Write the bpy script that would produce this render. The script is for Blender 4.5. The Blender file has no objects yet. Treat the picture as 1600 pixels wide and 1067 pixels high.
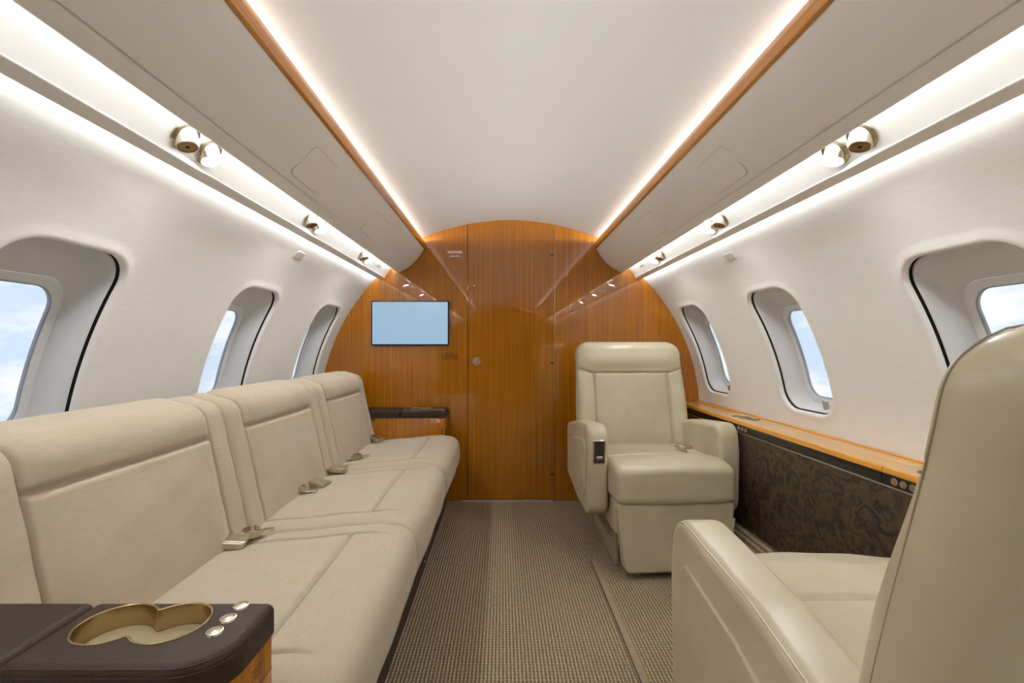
import bpy, bmesh, math
import numpy as np
from mathutils import Vector, Matrix

# ------------------------------------------------------------------ camera, sky, exposure
S = bpy.context.scene
COL = S.collection
W_PX, H_PX, F_PX = 1600.0, 1067.0, 711.0
VPX, VPY = 785.0, 541.0
cd = bpy.data.cameras.new('camera')
cam = bpy.data.objects.new('camera', cd)
COL.objects.link(cam)
cd.sensor_fit = 'HORIZONTAL'
cd.sensor_width = 36.0
cd.lens = 36.0 * F_PX / W_PX
cd.shift_x = (W_PX / 2 - VPX) / W_PX
cd.shift_y = (VPY - H_PX / 2) / W_PX
cd.clip_start = 0.02
cam.location = (-0.05, 0.0, 1.02)
cam.rotation_euler = (math.pi / 2, 0, 0)
S.camera = cam

S.view_settings.view_transform = 'Standard'
S.view_settings.look = 'None'
S.view_settings.gamma = 1.0
S.view_settings.exposure = -0.15
S.view_settings.use_curve_mapping = False

LED_CEIL, LED_PANEL, LED_WALL, LENS = 84.0, 36.0, 66.0, 560.0     # strip light radiances
SKY = 1.28

world = bpy.data.worlds.new('cloudy_sky')
S.world = world
world.use_nodes = True


def build_sky():
    nt = world.node_tree
    nt.nodes.clear()
    N, L = nt.nodes.new, nt.links.new
    out = N('ShaderNodeOutputWorld')
    bg = N('ShaderNodeBackground')
    tc = N('ShaderNodeTexCoord')
    mp = N('ShaderNodeMapping')
    mp.inputs['Scale'].default_value = (1.0, 1.0, 2.2)
    no = N('ShaderNodeTexNoise')
    no.inputs['Scale'].default_value = 4.5
    no.inputs['Detail'].default_value = 7
    no.inputs['Roughness'].default_value = 0.55
    rp = N('ShaderNodeValToRGB')
    rp.color_ramp.elements[0].position = 0.44
    rp.color_ramp.elements[0].color = (0.66, 0.78, 0.95, 1)
    rp.color_ramp.elements[1].position = 0.56
    rp.color_ramp.elements[1].color = (1, 1, 1, 1)
    L(tc.outputs['Generated'], mp.inputs['Vector'])
    L(mp.outputs['Vector'], no.inputs['Vector'])
    L(no.outputs['Fac'], rp.inputs['Fac'])
    L(rp.outputs['Color'], bg.inputs['Color'])
    bg.inputs['Strength'].default_value = SKY
    L(bg.outputs['Background'], out.inputs['Surface'])


build_sky()


# ------------------------------------------------------------------ materials
def srgb(r, g, b):
    def f(c):
        c /= 255.0
        return c / 12.92 if c <= 0.04045 else ((c + 0.055) / 1.055) ** 2.4
    return (f(r), f(g), f(b), 1.0)


class Mat:
    def __init__(self, name, color, rough=0.5, metal=0.0, coat=0.0, coat_rough=0.03, spec=0.5):
        m = bpy.data.materials.new(name)
        m.use_nodes = True
        self.m, self.nt = m, m.node_tree
        self.b = self.nt.nodes['Principled BSDF']
        self.b.inputs['Base Color'].default_value = color
        self.b.inputs['Roughness'].default_value = rough
        self.b.inputs['Metallic'].default_value = metal
        self.b.inputs['Coat Weight'].default_value = coat
        self.b.inputs['Coat Roughness'].default_value = coat_rough
        self.b.inputs['Specular IOR Level'].default_value = spec
        self._h = None

    def n(self, t, **kw):
        nd = self.nt.nodes.new(t)
        for k, v in kw.items():
            if k in nd.inputs:
                nd.inputs[k].default_value = v
            else:
                setattr(nd, k, v)
        return nd

    def l(self, a, b):
        self.nt.links.new(a, b)

    def coords(self, scale=(1, 1, 1)):
        tc = self.n('ShaderNodeTexCoord')
        mp = self.n('ShaderNodeMapping')
        mp.inputs['Scale'].default_value = scale
        self.l(tc.outputs['Object'], mp.inputs['Vector'])
        return mp.outputs['Vector']

    def noise(self, scale, vscale=(1, 1, 1), detail=4, rough=0.5, dist=0.0):
        no = self.n('ShaderNodeTexNoise', Scale=scale, Detail=detail, Roughness=rough, Distortion=dist)
        self.l(self.coords(vscale), no.inputs['Vector'])
        return no.outputs['Fac']

    def ramp(self, fac, stops):
        r = self.n('ShaderNodeValToRGB')
        e = r.color_ramp.elements
        while len(e) < len(stops):
            e.new(0.5)
        for i, (p, c) in enumerate(stops):
            e[i].position = p
            e[i].color = c
        self.l(fac, r.inputs['Fac'])
        return r.outputs['Color']

    def math(self, op, a, b=None):
        nd = self.n('ShaderNodeMath', operation=op)
        for i, v in enumerate((a, b)):
            if v is None:
                continue
            if isinstance(v, (int, float)):
                nd.inputs[i].default_value = v
            else:
                self.l(v, nd.inputs[i])
        return nd.outputs[0]

    def color(self, c):
        self.l(c, self.b.inputs['Base Color'])

    def bump(self, fac, strength=0.2, dist=0.002):
        bp = self.n('ShaderNodeBump', Strength=strength, Distance=dist)
        self.l(fac, bp.inputs['Height'])
        if self._h is not None:
            self.l(self._h, bp.inputs['Normal'])
        self._h = bp.outputs['Normal']
        self.l(self._h, self.b.inputs['Normal'])

    def emit(self, c, s):
        self.b.inputs['Emission Color'].default_value = c
        self.b.inputs['Emission Strength'].default_value = s


M = {}


def make_materials():
    # sidewall linen
    m = Mat('wall_linen', srgb(222, 216, 208), 0.75, spec=0.25)
    f = m.noise(60, (1, .25, 6), 5, .6)
    m.color(m.ramp(f, [(.3, srgb(231, 226, 219)), (.7, srgb(237, 233, 227))]))
    m.bump(m.noise(200, (1, .2, 4), 4, .6), .07, .0008)
    M['wall'] = m.m
    # ceiling lining
    m = Mat('ceiling_lining', srgb(238, 235, 231), 0.5, spec=0.35)
    m.bump(m.noise(230, (1, 1, 1), 3, .6), .10, .001)
    M['ceiling'] = m.m
    # overhead panels
    m = Mat('overhead_vinyl', srgb(250, 247, 242), 0.6, spec=0.3)
    m.bump(m.noise(420, (1, .4, 1), 3, .6), .08, .0006)
    M['bin'] = m.m
    m = Mat('service_panel_white', srgb(236, 233, 228), 0.55, spec=0.3)
    m.bump(m.noise(300), .05, .0006)
    M['panel'] = m.m
    # lacquered teak
    def teak(name, vs, a, b, c, coat=1.0):
        m = Mat(name, a, 0.35, coat=coat, coat_rough=0.02)
        f1 = m.noise(1.0, vs, 6, .65, .3)
        f2 = m.noise(1.0, tuple(v * 3.1 for v in vs), 3, .6)
        mix = m.math('ADD', m.math('MULTIPLY', f1, .65), m.math('MULTIPLY', f2, .35))
        m.color(m.ramp(mix, [(.34, a), (.5, b), (.66, c)]))
        m.b.inputs['Coat IOR'].default_value = 1.6
        m.b.inputs['Specular IOR Level'].default_value = .2
        return m.m
    A, B, C_ = srgb(130, 71, 0), srgb(158, 94, 0), srgb(184, 118, 6)
    M['teak'] = teak('teak_upright_grain', (95, 95, 1.1), A, B, C_)
    M['teak_long'] = teak('teak_long_grain', (95, 1.1, 95), A, B, C_)
    M['teak_cross'] = teak('teak_cross_grain', (1.1, 95, 95), A, B, C_)
    M['trim'] = teak('rail_teak', (95, 1.1, 95), srgb(168, 98, 0), srgb(194, 122, 6), srgb(212, 142, 24))
    M['ledge'] = teak('ledge_veneer', (70, 1.2, 70), srgb(186, 138, 78), srgb(206, 160, 98), srgb(222, 180, 118))
    M['ledge_edge'] = teak('ledge_edge_teak', (70, 1.2, 70), srgb(190, 122, 36), srgb(212, 146, 52), srgb(226, 164, 72))
    # sofa fabric
    m = Mat('sofa_linen', srgb(205, 186, 158), 0.9, spec=0.15)
    st = m.noise(1.0, (340, 30, 520), 4, .6)
    big = m.noise(5.0, (1, 1, 1), 3)
    mix = m.math('ADD', m.math('MULTIPLY', st, .7), m.math('MULTIPLY', big, .3))
    m.color(m.ramp(mix, [(.3, srgb(180, 164, 141)), (.7, srgb(194, 180, 159))]))
    m.bump(st, .22, .0010)
    m.bump(m.noise(900, (1, 1, 1), 2), .15, .0006)
    m.b.inputs['Sheen Weight'].default_value = .15
    M['fabric'] = m.m
    # cream leather
    m = Mat('cream_leather', srgb(203, 192, 170), 0.35, spec=0.5)
    lo = m.noise(7, (1, 1, 1), 3)
    m.color(m.ramp(lo, [(.35, srgb(186, 173, 145)), (.65, srgb(196, 184, 157))]))
    m.bump(m.noise(420, (1, 1, 1), 3, .6), .10, .0006)
    m.bump(m.noise(14, (1, 1, 1), 4, .55, .6), .10, .006)
    M['leather'] = m.m
    M['seam'] = Mat('leather_seam', srgb(150, 136, 108), 0.6).m
    # dark brown leather of the consoles
    m = Mat('brown_leather', srgb(52, 39, 28), 0.5, spec=0.3)
    v = m.n('ShaderNodeTexVoronoi', Scale=420)
    m.l(m.coords(), v.inputs['Vector'])
    m.bump(v.outputs['Distance'], .35, .0012)
    M['brown'] = m.m
    # embossed brown sidewall leather
    m = Mat('embossed_leather', srgb(70, 56, 42), 0.55, spec=0.4)
    w1 = m.noise(9, (1, 1, 1), 5, .6, 2.5)
    w = m.n('ShaderNodeTexWave', Scale=8, Distortion=16, Detail=4)
    w.inputs['Detail Scale'].default_value = 1.6
    m.l(m.coords((.1, 1, 1)), w.inputs['Vector'])
    hh = m.math('ADD', m.math('MULTIPLY', w.outputs['Fac'], .5), w1)
    m.color(m.ramp(hh, [(.45, srgb(42, 33, 21)), (.95, srgb(76, 61, 41))]))
    m.bump(hh, .5, .006)
    M['embossed'] = m.m
    M['black'] = Mat('black_trim', srgb(28, 25, 23), 0.35).m
    M['gap'] = Mat('dark_gap', srgb(18, 16, 15), 0.7).m
    M['plinth'] = Mat('plinth_brown', srgb(52, 43, 33), 0.5).m
    # carpet
    m = Mat('loop_carpet', srgb(150, 130, 105), 0.95, spec=0.1)
    wx = m.n('ShaderNodeTexWave', Scale=26.0, Distortion=0.9, Detail=2, bands_direction='X')
    wx.inputs['Detail Scale'].default_value = 3
    m.l(m.coords((1, .7, 1)), wx.inputs['Vector'])
    wy = m.n('ShaderNodeTexWave', Scale=22.0, Distortion=3.5, Detail=2, bands_direction='Y')
    wy.inputs['Detail Scale'].default_value = 5
    m.l(m.coords(), wy.inputs['Vector'])
    h = m.math('MULTIPLY', wx.outputs['Fac'], m.math('ADD', m.math('MULTIPLY', wy.outputs['Fac'], .6), .4))
    fl = m.noise(130, (1, 1, 1), 3, .7)
    pile = m.math('ADD', m.math('MULTIPLY', h, .6), m.math('MULTIPLY', fl, .5))
    m.color(m.ramp(pile, [(.22, srgb(108, 89, 63)), (.5, srgb(158, 140, 113)), (.8, srgb(192, 176, 152))]))
    m.bump(pile, .8, .006)
    M['carpet'] = m.m
    m = Mat('carpet_binding', srgb(158, 140, 114), 0.9, spec=0.1)
    m.bump(m.noise(300), .4, .002)
    M['binding'] = m.m
    m = Mat('satin_nickel', srgb(222, 213, 197), 0.24, metal=1.0)
    M['nickel'] = m.m
    m = Mat('brushed_nickel', srgb(196, 184, 164), 0.32, metal=1.0)
    m.bump(m.noise(1.0, (30, 600, 600), 2), .1, .0004)
    M['brushed'] = m.m
    M['brass'] = Mat('warm_brass_liner', srgb(186, 166, 126), 0.25, metal=1.0).m
    m = Mat('cup_mat', srgb(160, 144, 114), 0.6)
    ck = m.n('ShaderNodeTexChecker', Scale=240)
    m.l(m.coords(), ck.inputs['Vector'])
    m.bump(ck.outputs['Fac'], .6, .001)
    M['cupmat'] = m.m
    M['bronze'] = Mat('nozzle_bronze', srgb(150, 118, 78), 0.35, metal=.7).m
    M['copper'] = Mat('copper_button', srgb(206, 160, 124), 0.3, metal=.8).m
    m = Mat('lamp_lens', (1, 1, 1, 1), .3)
    m.emit((.91, .95, .98, 1), LENS)
    M['lens'] = m.m
    m = Mat('window_liner', srgb(210, 208, 206), 0.4, spec=.4)
    m.bump(m.noise(80, (1, 1, 1), 3), .02, .001)
    M['liner'] = m.m
    M['rim'] = Mat('window_rim', srgb(220, 220, 221), 0.4).m
    M['rubber'] = Mat('window_rubber', srgb(150, 155, 163), 0.5).m
    M['grey'] = Mat('vent_grey', srgb(200, 195, 187), 0.6).m
    M['joint'] = Mat('panel_joint', srgb(214, 207, 197), 0.7).m
    M['white'] = Mat('placard_white', srgb(232, 230, 228), 0.4).m
    M['ink'] = Mat('placard_ink', srgb(60, 34, 10), 0.6).m
    M['red_ink'] = Mat('placard_red_ink', srgb(196, 110, 96), 0.6).m
    M['bezel'] = Mat('screen_bezel', srgb(24, 28, 42), 0.25).m
    m = Mat('lit_screen', srgb(20, 24, 28), .15)
    m.emit(srgb(158, 192, 217), 1.03)
    M['screen'] = m.m
    M['belt'] = Mat('belt_webbing', srgb(186, 172, 148), 0.8).m
    # glass: mostly clear, a Fresnel share of mirror
    g = bpy.data.materials.new('clear_pane')
    g.use_nodes = True
    nt = g.node_tree
    nt.nodes.clear()
    o = nt.nodes.new('ShaderNodeOutputMaterial')
    mx = nt.nodes.new('ShaderNodeMixShader')
    tr = nt.nodes.new('ShaderNodeBsdfTransparent')
    tr.inputs['Color'].default_value = (.96, .975, .98, 1)
    gl = nt.nodes.new('ShaderNodeBsdfGlossy')
    gl.inputs['Roughness'].default_value = .02
    lw = nt.nodes.new('ShaderNodeLayerWeight')
    pw = nt.nodes.new('ShaderNodeMath')
    pw.operation = 'POWER'
    pw.inputs[1].default_value = 5.0
    ma = nt.nodes.new('ShaderNodeMath')
    ma.operation = 'MULTIPLY_ADD'
    ma.inputs[1].default_value = .95
    ma.inputs[2].default_value = .03
    nt.links.new(lw.outputs['Facing'], pw.inputs[0])
    nt.links.new(pw.outputs[0], ma.inputs[0])
    nt.links.new(ma.outputs[0], mx.inputs[0])
    nt.links.new(tr.outputs[0], mx.inputs[1])
    nt.links.new(gl.outputs[0], mx.inputs[2])
    nt.links.new(mx.outputs[0], o.inputs[0])
    M['glass'] = g

    def led(name, s, c=(.90, .945, .985, 1)):
        m = Mat(name, (0.8, 0.8, 0.8, 1), .5)
        m.emit(c, s)
        return m.m
    M['led_ceiling'] = led('led_ceiling_strip', LED_CEIL)
    M['led_panel'] = led('led_panel_strip', LED_PANEL)
    M['led_wall'] = led('led_wall_strip', LED_WALL)


make_materials()


# ------------------------------------------------------------------ geometry helpers
def link(o, parent=None):
    COL.objects.link(o)
    if parent is not None:
        o.parent = parent
    return o


def mesh_obj(name, v, faces, mat, parent=None, sharp=38, smooth=True):
    me = bpy.data.meshes.new(name)
    me.from_pydata([tuple(p) for p in np.asarray(v, float)], [], [tuple(int(i) for i in f) for f in faces])
    bm = bmesh.new()
    bm.from_mesh(me)
    bmesh.ops.recalc_face_normals(bm, faces=bm.faces)
    bm.to_mesh(me)
    bm.free()
    if smooth:
        me.polygons.foreach_set('use_smooth', [True] * len(me.polygons))
        if sharp:
            me.set_sharp_from_angle(angle=math.radians(sharp))
    me.materials.append(M[mat] if isinstance(mat, str) else mat)
    return link(bpy.data.objects.new(name, me), parent)


def thing(name, label, cat, loc=(0, 0, 0), rotz=0.0, group=None):
    o = bpy.data.objects.new(name, None)
    o.empty_display_size = .05
    o.location = loc
    o.rotation_euler = (0, 0, rotz)
    link(o)
    tag(o, label, cat, group)
    return o


def tag(o, label=None, cat=None, group=None, kind=None):
    if label:
        o['label'] = label
    if cat:
        o['category'] = cat
    if group:
        o['group'] = group
    if kind:
        o['kind'] = kind
    return o


def struct(o, label=None):
    o['kind'] = 'structure'
    if label:
        o['label'] = label
    return o


def grid_faces(nr, nc, closed=True, off=0):
    f = []
    cc = nc if closed else nc - 1
    for i in range(nr - 1):
        a = off + i * nc
        for j in range(cc):
            k = (j + 1) % nc
            f.append((a + j, a + k, a + nc + k, a + nc + j))
    return f


def rings_obj(name, rings, mat, parent=None, cap0=True, cap1=True, closed=True, sharp=38):
    R = np.asarray(rings, float)
    nr, nc = R.shape[:2]
    f = grid_faces(nr, nc, closed)
    if closed and cap0:
        f.append(tuple(range(nc)))
    if closed and cap1:
        f.append(tuple(range((nr - 1) * nc, nr * nc)))
    o = mesh_obj(name, R.reshape(-1, 3), f, mat, parent, sharp)
    if closed:
        for pl in o.data.polygons:
            if len(pl.vertices) == nc and nc > 4:
                pl.use_smooth = False
    return o


def rpoly(pts, rad, n=6):
    """closed polygon with filleted corners"""
    P = [np.array(p, float) for p in pts]
    if not hasattr(rad, '__len__'):
        rad = [rad] * len(P)
    out = []
    for i, p in enumerate(P):
        a, b = P[i - 1] - p, P[(i + 1) % len(P)] - p
        la, lb = np.linalg.norm(a), np.linalg.norm(b)
        a, b = a / la, b / lb
        r = rad[i]
        ang = math.acos(max(-1, min(1, float(a @ b))))
        if r <= 1e-6 or ang > math.pi - .02:
            out.append(p)
            continue
        t = min(r / math.tan(ang / 2), .49 * la, .49 * lb)
        r = t * math.tan(ang / 2)
        c = p + (a + b) / np.linalg.norm(a + b) * (r / math.sin(ang / 2))
        s, e = p + a * t - c, p + b * t - c
        a0 = math.atan2(s[1], s[0])
        a1 = math.atan2(e[1], e[0])
        d = (a1 - a0 + math.pi) % (2 * math.pi) - math.pi
        for k in range(n + 1):
            q = a0 + d * k / n
            out.append(c + r * np.array([math.cos(q), math.sin(q)]))
    return np.array(out)


def ccw(P):
    a = .5 * np.sum(P[:, 0] * np.roll(P[:, 1], -1) - P[:, 1] * np.roll(P[:, 0], -1))
    return P if a > 0 else P[::-1]


def outnormals(P):
    t = np.roll(P, -1, 0) - np.roll(P, 1, 0)
    n = np.stack([t[:, 1], -t[:, 0]], 1)
    return n / (np.linalg.norm(n, axis=1, keepdims=True) + 1e-12)


def resample(P, step, keep=()):
    """closed polyline resampled at about `step`"""
    Q = np.vstack([P, P[:1]])
    L = np.r_[0, np.cumsum(np.linalg.norm(np.diff(Q, axis=0), axis=1))]
    n = max(8, int(round(L[-1] / step)))
    t = np.arange(n) * L[-1] / n
    return np.stack([np.interp(t, L, Q[:, 0]), np.interp(t, L, Q[:, 1])], 1)


def slab(name, outline, t, r, f, mat, parent=None, nseg=4, rb=None, fill=0, sharp=38):
    """rounded plate: 2D outline (u,v), thickness t along w, edge radius r; f maps u,v,w arrays to points"""
    P = ccw(np.asarray(outline, float))
    nrm = outnormals(P)
    rb = r if rb is None else rb
    lev = []
    for k in range(nseg + 1):
        q = math.pi / 2 * k / nseg
        lev.append((rb * (1 - math.sin(q)), rb * (1 - math.cos(q))))
    for k in range(nseg + 1):
        q = math.pi / 2 * k / nseg
        lev.append((r * (1 - math.cos(q)), t - r * (1 - math.sin(q))))
    rings = []
    for ins, w in lev:
        Q = P - nrm * ins
        rings.append(f(Q[:, 0], Q[:, 1], np.full(len(Q), w)))
    if fill:
        Q = P - nrm * r
        c = Q.mean(0)
        for k in range(1, fill + 1):
            s = 1 - k / (fill + .6)
            q = c + (Q - c) * s
            rings.append(f(q[:, 0], q[:, 1], np.full(len(q), t)))
    return rings_obj(name, rings, mat, parent, sharp=sharp)


def st(a):
    return np.stack(a, 1)


def fxy(z0):
    return lambda u, v, w: st([u, v, z0 + w])          # plate lying flat


def fyz(x0, s=1):
    return lambda u, v, w: st([x0 + s * w, u, v])      # outline in y,z; thickness along x


def fxz(y0, s=-1):
    return lambda u, v, w: st([u, y0 + s * w, v])      # outline in x,z; thickness along y


def rect(a0, a1, b0, b1, r, n=5):
    return rpoly([(a0, b0), (a1, b0), (a1, b1), (a0, b1)], r, n)


def box(name, x0, x1, y0, y1, z0, z1, mat, parent=None, r=.003):
    r = min(r, .3 * (x1 - x0), .3 * (y1 - y0), .3 * (z1 - z0))
    return slab(name, rect(x0, x1, y0, y1, r, 3), z1 - z0, r, fxy(z0), mat, parent, nseg=2)


def lathe(name, prof, mat, mtx, parent=None, n=32, sharp=38):
    rings = []
    for r, h in prof:
        a = np.arange(n) * 2 * math.pi / n
        P = st([r * np.cos(a), r * np.sin(a), np.full(n, h)])
        rings.append(np.array([mtx @ Vector(p) for p in P]))
    return rings_obj(name, rings, mat, parent, sharp=sharp)


def tube(name, pts, r, mat, parent=None, n=8, closed=False):
    P = np.array(pts, float)
    m = len(P)
    if closed:
        T = np.roll(P, -1, 0) - np.roll(P, 1, 0)
    else:
        T = np.gradient(P, axis=0)
    T /= np.linalg.norm(T, axis=1, keepdims=True) + 1e-12
    rings = []
    up = np.array([0, 0, 1.]) if abs(T[0][2]) < .9 else np.array([1., 0, 0])
    for i in range(m):
        b = np.cross(T[i], up)
        b /= np.linalg.norm(b) + 1e-12
        up = np.cross(b, T[i])
        a = np.arange(n) * 2 * math.pi / n
        rings.append(P[i] + r * (np.cos(a)[:, None] * b + np.sin(a)[:, None] * up))
    if closed:
        rings.append(rings[0])
    return rings_obj(name, rings, mat, parent, cap0=not closed, cap1=not closed)


def axis_matrix(loc, z):
    z = Vector(z).normalized()
    return Matrix.Translation(Vector(loc)) @ z.to_track_quat('Z', 'Y').to_matrix().to_4x4()


def split_obj(V, faces, region, specs, sharp=0):
    """cut one surface into several objects along its seams; specs: {id: (name, mat, parent)}; returns objects"""
    faces = np.asarray(faces)
    cen = V[faces].mean(1)
    ids = region(cen)
    out = {}
    for k, (name, mat, parent) in specs.items():
        fs = faces[ids == k]
        if len(fs) == 0:
            continue
        par = out.get(parent, parent) if isinstance(parent, int) else parent
        u, inv = np.unique(fs.ravel(), return_inverse=True)
        me = bpy.data.meshes.new(name)
        me.from_pydata(V[u].tolist(), [], inv.reshape(-1, 4).tolist())
        me.polygons.foreach_set('use_smooth', [True] * len(me.polygons))
        me.materials.append(M[mat])
        out[k] = link(bpy.data.objects.new(name, me), par)
    return out


def seg_grid(knots, step):
    """sorted samples that hit every knot"""
    out = [knots[0]]
    for a, b in zip(knots, knots[1:]):
        n = max(1, int(round((b - a) / step)))
        out += [a + (b - a) * k / n for k in range(1, n + 1)]
    return np.array(out)


def loft(prof, ys, r, disp=None):
    """closed profile (2D) swept along a third axis with rounded ends -> V[(nj*ni),3] as (p0, y, p1), quads.
    disp(p0, y, p1, n0, n1) gives an outward offset."""
    P = ccw(prof)
    N = outnormals(P)
    y0, y1 = ys[0], ys[-1]
    rings = []
    e0 = [0.0, .35 * r, .7 * r]
    Yr = []
    n = 6
    st_ = [(r * (1 - math.sin(math.pi / 2 * k / n)), r * (1 - math.cos(math.pi / 2 * k / n))) for k in range(n + 1)]
    seq = [(y0 + d, ins) for ins, d in st_]
    seq += [(y, 0.0) for y in ys if y0 + r < y < y1 - r]
    seq += [(y1 - d, ins) for ins, d in reversed(st_)]
    c = P.mean(0)
    pre = [(y0, s) for s in (.15, .5, .85)]
    for yy, s in pre:
        Q = P - N * r
        Q = c + (Q - c) * s
        rings.append((Q, yy))
    for yy, ins in seq:
        rings.append((P - N * ins, yy))
    for yy, s in [(y1, .85), (y1, .5), (y1, .15)]:
        Q = P - N * r
        Q = c + (Q - c) * s
        rings.append((Q, yy))
    V = []
    for k, (Q, yy) in enumerate(rings):
        if disp is not None and 3 <= k < len(rings) - 3:
            Q = Q + N * disp(Q[:, 0], np.full(len(Q), yy), Q[:, 1], N[:, 0], N[:, 1])[:, None]
        V.append(st([Q[:, 0], np.full(len(Q), yy), Q[:, 1]]))
    V = np.array(V)
    nj, ni = V.shape[:2]
    f = grid_faces(nj, ni)
    V = V.reshape(-1, 3)
    # orientation: make normals point outward
    F = np.array(f)
    a, b, d = V[F[:, 0]], V[F[:, 1]], V[F[:, 3]]
    nn = np.cross(b - a, d - a)
    cc = V[F].mean(1) - V.mean(0)
    if np.sum(np.einsum('ij,ij->i', nn, cc)) < 0:
        F = F[:, ::-1]
    return V, F


def gauss(d, s):
    return np.exp(-(d / s) ** 2)


def sstep(x, a, b):
    t = np.clip((x - a) / (b - a), 0, 1)
    return t * t * (3 - 2 * t)


def cut(obj, cutter):
    """boolean difference, evaluated to a plain mesh"""
    md = obj.modifiers.new('b', 'BOOLEAN')
    md.operation = 'DIFFERENCE'
    md.object = cutter
    md.solver = 'EXACT'
    bpy.context.view_layer.update()
    dg = bpy.context.evaluated_depsgraph_get()
    me = bpy.data.meshes.new_from_object(obj.evaluated_get(dg))
    obj.modifiers.clear()
    obj.data = me
    bpy.data.objects.remove(cutter)
    me.set_sharp_from_angle(angle=math.radians(38))


# ------------------------------------------------------------------ cabin shell
RW, ZC = 1.25, 0.58           # sidewall circle
YB, YR = 3.0, -3.4            # front bulkhead, rear bulkhead
SIDES = ((-1, 'left'), (1, 'right'))


def wallmap(side):
    def f(Y, s, d):
        th = s / RW
        r = RW + d
        return st([side * r * np.cos(th), Y, ZC + r * np.sin(th)])
    return f


def rrect_polar(phi, a, b, r):
    """radius of a rounded rectangle (half sizes a,b) seen from its centre, vectorised"""
    c, s = np.abs(np.cos(phi)), np.abs(np.sin(phi))
    R = np.minimum(a / np.maximum(c, 1e-9), b / np.maximum(s, 1e-9))
    x, y = R * c, R * s
    k = (x > a - r) & (y > b - r)
    cx, cy = a - r, b - r
    bq = c * cx + s * cy
    cq = cx * cx + cy * cy - r * r
    R2 = bq + np.sqrt(np.maximum(bq * bq - cq, 0))
    return np.where(k, R2, R)


HS, HA, HB, HR = .438, .160, .275, .085        # hole: centre s, half width (Y), half height (s), corner radius
S_LO, S_HI = -.603, 1.128


def window_ring(phi, cY, cs, a, b, r):
    R = rrect_polar(phi, a, b, r)
    return cY + R * np.cos(phi), cs + R * np.sin(phi)


WIN = {-1: [-.51, .285, 1.08, 1.91, 2.69], 1: [-.47, .325, 1.12, 1.92, 2.71]}


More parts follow.
